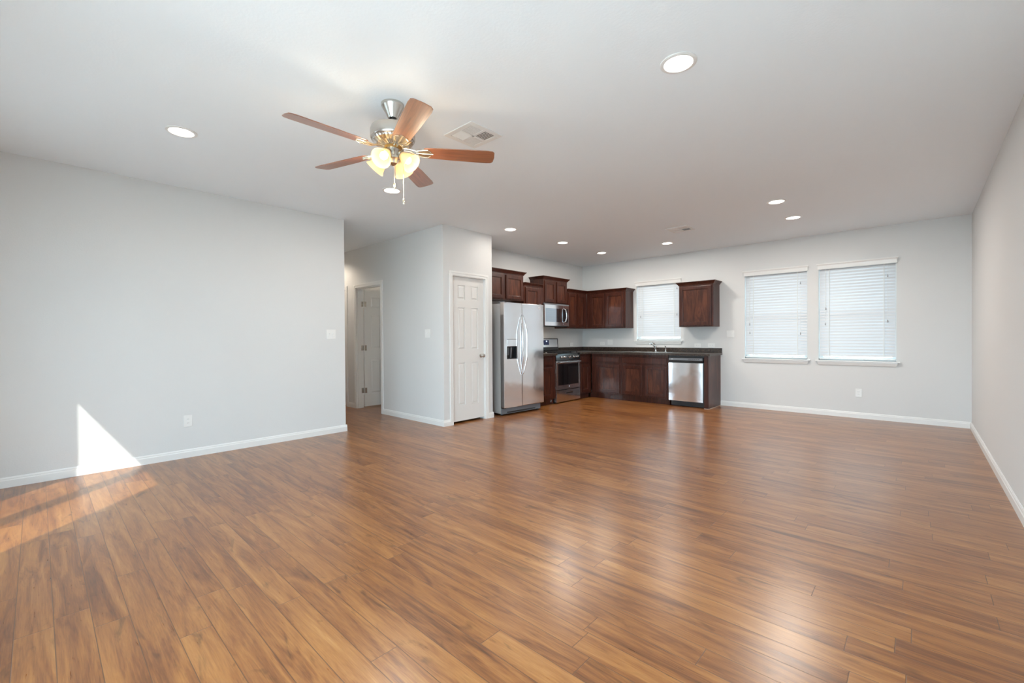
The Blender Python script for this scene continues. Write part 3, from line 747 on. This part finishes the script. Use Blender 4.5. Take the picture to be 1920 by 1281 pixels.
# ------------------------------------------------------------------ range
RY0, RY1, RXF = 6.352, 7.112, -4.796
e = thing('gas_range', 'stainless and black gas range between the base cabinets', 'range', (-5.1, 6.73, 0))
box(-5.355, RXF-.040, RY0, RY1, .035, .905, .002).build('body', 'black_satin', e)
for y in (RY0+.03, RY1-.06):
    for x in (-5.30, -4.90): MB().box(x, x+.03, y, y+.03, 0, .036).build('foot', 'black_satin', e)
box(RXF-.040, RXF, RY0+.004, RY1-.004, .022, .232, .004).build('drawer', 'stainless', e)
dr = bpy.context.scene.collection.objects['drawer']
MB().box(RXF-.004, RXF+.001, 6.645, 6.855, .160, .184).build('handle_recess', 'black_satin', dr)
MB().box(RXF-.002, RXF+.006, 6.640, 6.860, .184, .190, .002).build('drawer_lip', 'stainless', dr)
b = MB().box(RXF-.040, RXF, RY0+.004, RY0+.055, .246, .768, .003).box(RXF-.040, RXF, RY1-.055, RY1-.004, .246, .768, .003)
b.box(RXF-.040, RXF, RY0+.055, RY1-.055, .246, .325).box(RXF-.040, RXF, RY0+.055, RY1-.055, .715, .768)
od = b.build('oven_door', 'stainless', e)
box(RXF-.036, RXF-.004, RY0+.055, RY1-.055, .325, .715).build('oven_window', 'oven_glass', od)
pts = [(RXF+.002, RY0+.045, .742)] + [(RXF+.048, RY0+.055+(RY1-RY0-.11)*i/10, .745+.002*math.sin(i)) for i in range(11)] + [(RXF+.002, RY1-.045, .742)]
MB().tube(pts, .0135, 12).build('oven_handle', 'stainless', od, smooth=True)
MB().lathe([(.014, 0), (.014, .002)], (RXF, 6.752, .292), (1, 0, 0), 16).build('badge', 'logo_grey', od)
# knob panel (sloped)
b = MB().hexa([(RXF-.05, RY0+.002, .778), (RXF-.050, RY1-.002, .778), (RXF+.004, RY1-.002, .778), (RXF+.004, RY0+.002, .778),
               (RXF-.05, RY0+.002, .898), (RXF-.05, RY1-.002, .898), (RXF-.016, RY1-.002, .898), (RXF-.016, RY0+.002, .898)])
kp = b.build('control_panel', 'black_gloss', e)
for y in (6.520, 6.618, 6.765, 6.915, 7.013):
    k_ = MB().lathe([(.022, 0), (.022, .004), (.019, .008), (.017, .028), (.010, .030)], (RXF-.006, y, .838), (1, 0, .16), 20).box(RXF+.018, RXF+.029, y-.004, y+.004, .826, .858, .001)
    k_.build('knob', 'chrome', kp, smooth=True)
box(-5.355, RXF-.006, RY0-.002, RY1+.002, .899, .914, .005).build('cooktop', 'black_gloss', e)
for gy0 in (RY0+.03, RY0+.275, RY0+.52):
    g = MB(); gy1 = gy0+.215
    for x in (-5.24, -5.03, -4.86): g.box(x, x+.012, gy0, gy1, .924, .936, .002)
    for y in (gy0, (gy0+gy1)/2-.006, gy1-.012): g.box(-5.25, -4.84, y, y+.012, .930, .944, .002)
    for x in (-5.24, -4.86):
        for y in (gy0, gy1-.012): g.box(x, x+.012, y, y+.012, .912, .930)
    g.build('burner_grate', 'black_satin', e)
for x in (-5.14, -4.945):
    for y in (RY0+.137, RY1-.137):
        MB().lathe([(.045, 0), (.045, .006), (.030, .008), (.030, .014), (.004, .016)], (x, y, .914), seg=20).build('burner', 'chrome' if x < -5 else 'black_satin', e, smooth=True)
# backguard
f_ = lambda u, v, t: (u, t, v)
MB().prism([(-5.388, .905), (-5.300, .905), (-5.300, .955), (-5.318, 1.182), (-5.388, 1.182)], RY0+.006, RY1-.018, f_).build('backguard', 'black_gloss', e)
bg_ = MB().prism([(-5.309, 1.015), (-5.3015, 1.015), (-5.3145, 1.168), (-5.322, 1.168)], RY0+.025, RY1-.045, f_).build('backguard_panel', 'stainless', e)
MB().prism([(-5.304, 1.058), (-5.3025, 1.058), (-5.3095, 1.150), (-5.311, 1.150)], 6.63, 6.793, f_).build('display', 'display', bg_)
MB().prism([(-5.304, 1.115), (-5.3045, 1.115), (-5.3062, 1.140), (-5.307, 1.140)], 6.700, 6.735, f_).build('clock_digits', 'display_lit', bg_)

# ------------------------------------------------------------------ microwave
MY0, MY1, MXF = 6.312, 7.078, -5.028
e = thing('microwave', 'stainless over-the-range microwave with vertical curved handle', 'microwave', (-5.2, 6.7, 1.415))
box(XK+.002, MXF-.030, MY0+.003, MY1-.003, 1.418, 1.832, .003).build('body', 'black_satin', e)
box(MXF-.028, MXF-.004, MY0, MY1, 1.812, 1.834, .002).build('top_vent', 'grey_plastic', e)
b = MB().box(MXF-.030, MXF, MY0+.004, MY0+.030, 1.422, 1.810, .002).box(MXF-.030, MXF, 6.865, 6.885, 1.422, 1.810, .0).box(MXF-.030, MXF, MY0+.030, 6.865, 1.745, 1.810).box(MXF-.030, MXF, MY0+.030, 6.865, 1.422, 1.492)
md = b.build('door', 'stainless', e)
box(MXF-.026, MXF-.0015, MY0+.030, 6.865, 1.492, 1.745).build('door_window', 'microwave_glass', md)
pts = [(MXF+.0, 6.905, 1.752), (MXF+.034, 6.918, 1.735), (MXF+.046, 6.930, 1.66), (MXF+.048, 6.932, 1.62), (MXF+.046, 6.930, 1.575), (MXF+.034, 6.918, 1.505), (MXF+.0, 6.905, 1.490)]
MB().tube(pts, [.009, .011, .012, .012, .012, .011, .009], 12).build('door_handle', 'stainless', md, smooth=True)
b = MB().box(MXF-.030, MXF, 6.887, MY1-.003, 1.422, 1.490, .001).box(MXF-.030, MXF, 6.887, MY1-.003, 1.752, 1.810, .001).box(MXF-.030, MXF, MY1-.040, MY1-.003, 1.490, 1.752)
pn = b.build('control_frame', 'stainless', e)
box(MXF-.026, MXF-.001, 6.887, MY1-.040, 1.490, 1.752).build('keypad', 'black_gloss', pn)
box(-5.30, MXF-.03, MY0+.02, MY1-.02, 1.404, 1.418, .002).build('underside_vent', 'black_satin', e)

ml = bpy.data.lights.new('cooktop_lamp', 'AREA'); ml.shape = 'RECTANGLE'; ml.size = .12; ml.size_y = .06; ml.energy = 1.6; ml.color = (1, .86, .66)
o = bpy.data.objects.new('cooktop_lamp', ml); COL.objects.link(o); o.location = (-5.27, 6.45, 1.402)
# ------------------------------------------------------------------ ceiling fixtures
def can_light(x, y, label, first=[None], power=CAN, group='recessed ceiling lights'):
    if first[0] is None:
        e = thing('recessed_light', label, 'ceiling light', (x, y, H), group)
        MB().lathe([(.098, 0), (.098, -.004), (.090, -.008), (.078, -.007), (.076, -.001)], (x, y, H), seg=40).build('trim_ring', 'trim_paint', e, smooth=True)
        MB().lathe([(.0755, -.0012), (.0755, -.0035), (.05, -.0055), (.001, -.006)], (x, y, H), seg=40).build('lens', 'lens', e, smooth=True)
        first[0] = e
    else:
        e = dup(first[0], Vector((x, y, H)) - Vector(first[0].location), label, group)
    d = bpy.data.lights.new('lamp', 'AREA'); d.shape = 'DISK'; d.energy = power; d.size = .13; d.color = (1, .93, .84)
    o = bpy.data.objects.new('lamp', d); COL.objects.link(o); o.location = (x, y, H-.0065)
    return e
can_light(-4.010, .741, 'round recessed light near the left wall, left of the fan', power=CAN*.25)
can_light(-4.024, 2.523, 'round recessed light just behind the fan pull chains')
can_light(-.996, 2.469, 'largest round recessed light, nearest the camera at upper right')
can_light(-1.200, 5.769, 'round recessed light, nearer one of the pair before the big windows', power=CAN*1.2)
can_light(-1.204, 6.695, 'round recessed light, farther one of the pair before the big windows', power=CAN*1.2)
can_light(-4.258, 4.580, 'round recessed light just outside the narrow white door', power=CAN*.26)
can_light(-4.248, 5.813, 'round recessed light in front of the refrigerator', power=CAN*1.35)
can_light(-4.247, 7.005, 'round recessed light over the kitchen corner', power=CAN*.85)
can_light(-3.041, 7.054, 'round recessed light beyond the small vent, near the sink window', power=CAN*.85)
hl = bpy.data.lights.new('hall_lamp', 'SPOT'); 
e = thing('recessed_light', 'recessed light in the hallway ceiling hidden behind the left wall', 'ceiling light', (-7.65, 3.22, H), 'hallway lights')
MB().lathe([(.098, 0), (.098, -.004), (.090, -.008), (.078, -.007), (.076, -.001)], (-7.65, 3.22, H), seg=40).build('trim_ring', 'trim_paint', e, smooth=True)
MB().lathe([(.0755, -.0012), (.0755, -.0035), (.001, -.006)], (-7.65, 3.22, H), seg=40).build('lens', 'lens', e, smooth=True)
hl.energy = 38; hl.spot_size = R(150); hl.spot_blend = .5; hl.shadow_soft_size = .06; hl.color = (1, .86, .70)
o = bpy.data.objects.new('lamp', hl); COL.objects.link(o); o.parent = e; o.location = (0, 0, -.02)
# lamp in the room behind the hall door
e = thing('dome_light', 'ceiling dome light in the room behind the open hall door', 'ceiling light', (-7.3, 4.9, H), 'hidden room light')
MB().lathe([(.14, 0), (.14, -.02), (.11, -.06), (.05, -.085), (.002, -.09)], (-7.3, 4.9, H), seg=32).build('dome', 'lens', e, smooth=True)
hl2 = bpy.data.lights.new('room_lamp', 'POINT'); hl2.energy = 14; hl2.shadow_soft_size = .1; hl2.color = (1, .86, .68)
o = bpy.data.objects.new('lamp', hl2); COL.objects.link(o); o.parent = e; o.location = (0, 0, -.22)

def vent(x0, x1, y0, y1, label):
    e = thing('ceiling_vent', label, 'air vent', ((x0+x1)/2, (y0+y1)/2, H), 'white ceiling air vents')
    b = MB(); z1 = H-.0005; z0 = H-.007; m_ = .040; xm, ym = (x0+x1)/2, (y0+y1)/2
    b.box(x0, x0+m_, y0, y1, z0, z1, .002).box(x1-m_, x1, y0, y1, z0, z1, .002).box(x0+m_, x1-m_, y0, y0+m_, z0, z1, .002).box(x0+m_, x1-m_, y1-m_, y1, z0, z1, .002)
    b.box(xm-.008, xm+.008, y0+m_, y1-m_, z0, z1).box(x0+m_, x1-m_, ym-.008, ym+.008, z0, z1)
    b.build('vent_frame', 'vent_paint', e)
    box(x0+m_-.001, x1-m_+.001, y0+m_-.001, y1-m_+.001, H-.0012, H-.0006).build('vent_throat', 'dark_slot', e)
    # four groups of vanes, each blowing outward
    for (xa, xb, ya, yb, along, s_) in ((x0+m_, xm-.008, y0+m_, ym-.008, 'x', -1), (xm+.008, x1-m_, y0+m_, ym-.008, 'y', 1), (x0+m_, xm-.008, ym+.008, y1-m_, 'y', 1), (xm+.008, x1-m_, ym+.008, y1-m_, 'x', 1)):
        v = MB(); n = 7
        for k in range(n):
            t = (k+.5)/n
            if along == 'x':
                yc = ya+(yb-ya)*t; hw = .0060
                v.hexa([(xa, yc-hw, H-.003-.0035*s_), (xb, yc-hw, H-.003-.0035*s_), (xb, yc+hw, H-.003+.0015*s_-.002), (xa, yc+hw, H-.003+.0015*s_-.002), (xa, yc-hw, H-.002-.0035*s_), (xb, yc-hw, H-.002-.0035*s_), (xb, yc+hw, H-.002+.0015*s_-.002), (xa, yc+hw, H-.002+.0015*s_-.002)])
            else:
                xc = xa+(xb-xa)*t; hw = .0045
                v.hexa([(xc-hw, ya, H-.003-.0035*s_), (xc+hw, ya, H-.003+.0015*s_-.002), (xc+hw, yb, H-.003+.0015*s_-.002), (xc-hw, yb, H-.003-.0035*s_), (xc-hw, ya, H-.002-.0035*s_), (xc+hw, ya, H-.002+.0015*s_-.002), (xc+hw, yb, H-.002+.0015*s_-.002), (xc-hw, yb, H-.002-.0035*s_)])
        v.build('vane_group', 'vent_paint', e)
vent(-2.645, -2.330, 2.108, 2.425, 'square white ceiling vent beside the fan, larger in view')
vent(-2.660, -2.350, 6.105, 6.420, 'small-looking white ceiling vent near the kitchen lights')

# ------------------------------------------------------------------ ceiling fan
FCX, FCY = -2.548, 1.608
e = thing('ceiling_fan', 'brushed nickel ceiling fan with five wooden blades and lit glass shades', 'ceiling fan', (FCX, FCY, H))
O = (FCX, FCY, 0)
MB().lathe([(.074, H), (.074, H-.012), (.070, H-.020), (.052, H-.050), (.036, H-.080), (.030, H-.092), (.022, H-.094)], O, seg=40).build('canopy', 'nickel', e, smooth=True)
MB().lathe([(.020, H-.090), (.024, H-.100), (.020, H-.112)], O, seg=24).build('ball_joint', 'black_satin', e, smooth=True)
MB().lathe([(.013, H-.108), (.013, 2.590)], O, seg=20).build('downrod', 'nickel', e, smooth=True)
MB().lathe([(.014, 2.600), (.030, 2.596), (.060, 2.592), (.118, 2.588), (.138, 2.578), (.144, 2.560), (.144, 2.515), (.140, 2.505), (.134, 2.500)], O, seg=48).build('motor_housing', 'nickel', e, smooth=True)
# fluted lower bowl
b = MB(); seg = 96; prof = [(.134, 2.503), (.128, 2.488), (.105, 2.472), (.078, 2.462), (.060, 2.458), (.055, 2.462)]
rings = []
for j, (r_, z) in enumerate(prof):
    rings.append([b.bm.verts.new((FCX+(r_*(1-(.030 if (k % 3 == 0 and 0 < j < 4) else 0)))*math.cos(2*math.pi*k/seg), FCY+(r_*(1-(.030 if (k % 3 == 0 and 0 < j < 4) else 0)))*math.sin(2*math.pi*k/seg), z + (.004 if (k % 3 == 0 and 0 < j < 4) else 0))) for k in range(seg)])
for A, B in zip(rings, rings[1:]):
    for k in range(seg): b.bm.faces.new((A[k], A[(k+1) % seg], B[(k+1) % seg], B[k]))
b.bm.faces.new(rings[-1]); b.build('fluted_bowl', 'nickel', e)
MB().lathe([(.056, 2.466), (.058, 2.455), (.050, 2.448)], O, seg=40).build('flywheel', 'fan_gold', e, smooth=True)
MB().lathe([(.043, 2.455), (.044, 2.448), (.044, 2.400), (.047, 2.394), (.047, 2.380), (.038, 2.372), (.030, 2.350), (.012, 2.338), (.004, 2.336)], O, seg=40).build('switch_housing', 'nickel', e, smooth=True)
PH = R(52.9); PIT = R(12)
def blade_pt(a, s_, dist, side, zoff=0.0):
    u = Vector((math.cos(a), math.sin(a), 0)); wv = Vector((-math.sin(a), math.cos(a), 0))
    return Vector((FCX, FCY, 2.436)) + u*dist + wv*(side*math.cos(PIT)) + Vector((0, 0, -side*math.sin(PIT) + zoff))
for k in range(5):
    a = PH - k*R(72)
    out = []   # outline of the blade (dist, side)
    out += [(.200, -.046), (.215, -.054), (.40, -.063), (.62, -.068), (.655, -.064), (.669, -.050), (.674, 0), (.669, .050), (.655, .064), (.62, .068), (.40, .063), (.215, .054), (.200, .046)]
    me_b = MB(); th = .0055
    # local frame so the wood grain follows the blade
    for q, z in ((1, th/2), (-1, -th/2)): pass
    A = [me_b.bm.verts.new((d, s_, th/2)) for d, s_ in out]; B = [me_b.bm.verts.new((d, s_, -th/2)) for d, s_ in out]
    me_b.bm.faces.new(A); me_b.bm.faces.new(B[::-1]); n = len(out)
    for i in range(n): me_b.bm.faces.new((A[i], B[i], B[(i+1) % n], A[(i+1) % n]))
    bmesh.ops.recalc_face_normals(me_b.bm, faces=me_b.bm.faces[:])
    es = [ed for ed in me_b.bm.edges if abs(ed.verts[0].co.z - ed.verts[1].co.z) < 1e-6]
    bmesh.ops.bevel(me_b.bm, geom=es, offset=.0015, segments=1, affect='EDGES')
    me = bpy.data.meshes.new('blade'); me_b.bm.to_mesh(me); me_b.bm.free(); me.materials.append(MATS['blade_wood'])
    o = bpy.data.objects.new('blade', me); COL.objects.link(o); o.parent = e
    o.matrix_local = Matrix.Translation((0, 0, 2.436-H)) @ Matrix.Rotation(a, 4, 'Z') @ Matrix.Rotation(-PIT, 4, 'X')
    # blade iron: two curved arms joining a scalloped shoe under the blade
    ir = MB()
    for sd in (-1, 1):
        ir.tube([blade_pt(a, 0, .070, sd*.010, .012), blade_pt(a, 0, .110, sd*.012, .010), blade_pt(a, 0, .150, sd*.022, -.006), blade_pt(a, 0, .190, sd*.036, -.008)], [.006, .0055, .005, .0045], 8)
        ir.tube([blade_pt(a, 0, .190, sd*.036, -.008), blade_pt(a, 0, .225, sd*.040, -.0065), blade_pt(a, 0, .245, sd*.020, -.0065)], [.0045, .004, .004], 8)
    ir.tube([blade_pt(a, 0, .150, 0, -.004), blade_pt(a, 0, .200, 0, -.008), blade_pt(a, 0, .262, 0, -.0065)], [.006, .005, .004], 8)
    P = [(.165, -.030), (.200, -.044), (.232, -.034), (.262, 0), (.232, .034), (.200, .044), (.165, .030)]
    A = [ir.bm.verts.new(blade_pt(a, 0, d, s_, -.0035)) for d, s_ in P]; B = [ir.bm.verts.new(blade_pt(a, 0, d, s_, -.0060)) for d, s_ in P]
    n = len(P); ir.bm.faces.new(A); ir.bm.faces.new(B[::-1])
    for i in range(n): ir.bm.faces.new((A[i], B[i], B[(i+1) % n], A[(i+1) % n]))
    ir.build('blade_iron', 'brass_white', e, smooth=True)
# four glass shades on short arms
near = -fw0
for k in range(4):
    base_dir = Matrix.Rotation(R(-17 + 90*k), 3, 'Z') @ near
    d = base_dir.normalized(); ax = (d*math.sin(R(48)) + Vector((0, 0, -1))*math.cos(R(48))).normalized()
    p0 = Vector((FCX, FCY, 2.405)) + d*.036; p1 = p0 + d*.022 + Vector((0, 0, .002))
    arm = MB().tube([Vector((FCX, FCY, 2.398)) + d*.03, p0 + d*.006, p1], [.009, .009, .010], 10).lathe([(.020, -.012), (.024, 0), (.024, .016), (.020, .018)], p1, ax, 20)
    arm.build('shade_holder', 'nickel', e, smooth=True)
    # bell shade: outer and inner skin
    prof = [(.0225, .004), (.026, .018), (.034, .036), (.044, .058), (.050, .078), (.056, .096), (.066, .110), (.0635, .110), (.0535, .096), (.0475, .078), (.0415, .058), (.0315, .036), (.0235, .018), (.020, .006)]
    sh = MB().lathe(prof, p1, ax, 40, cap=False).build('glass_shade', 'frosted_shade', e, smooth=True)
    MB().lathe([(.012, .010), (.014, .022), (.022, .045), (.026, .062), (.022, .080), (.010, .088), (.001, .089)], p1, ax, 24).build('light_bulb', 'bulb', e, smooth=True)
    d_ = bpy.data.lights.new('bulb_lamp', 'POINT'); d_.energy = BULB; d_.color = (1, .84, .62); d_.shadow_soft_size = .028
    o = bpy.data.objects.new('bulb_lamp', d_); COL.objects.link(o); o.parent = e; o.location = p1 + ax*.100 - Vector((FCX, FCY, H))
    o.location = p1 + ax*.165 - Vector((FCX, FCY, H))
# pull chains
for dxr, dfw, zt in ((.008, .05, 2.225), (.068, .02, 2.125)):
    px = FCX + rt.x*dxr + fw0.x*dfw*0 ; py = FCY + rt.y*dxr
    c = MB().tube([(px, py, 2.375), (px, py, zt)], .0014, 6).build('pull_chain', 'brass_white', e)
    MB().lathe([(.002, .0), (.006, -.006), (.0075, -.035), (.005, -.042)], (px, py, zt), seg=12).build('chain_fob', 'brass_white', c, smooth=True)
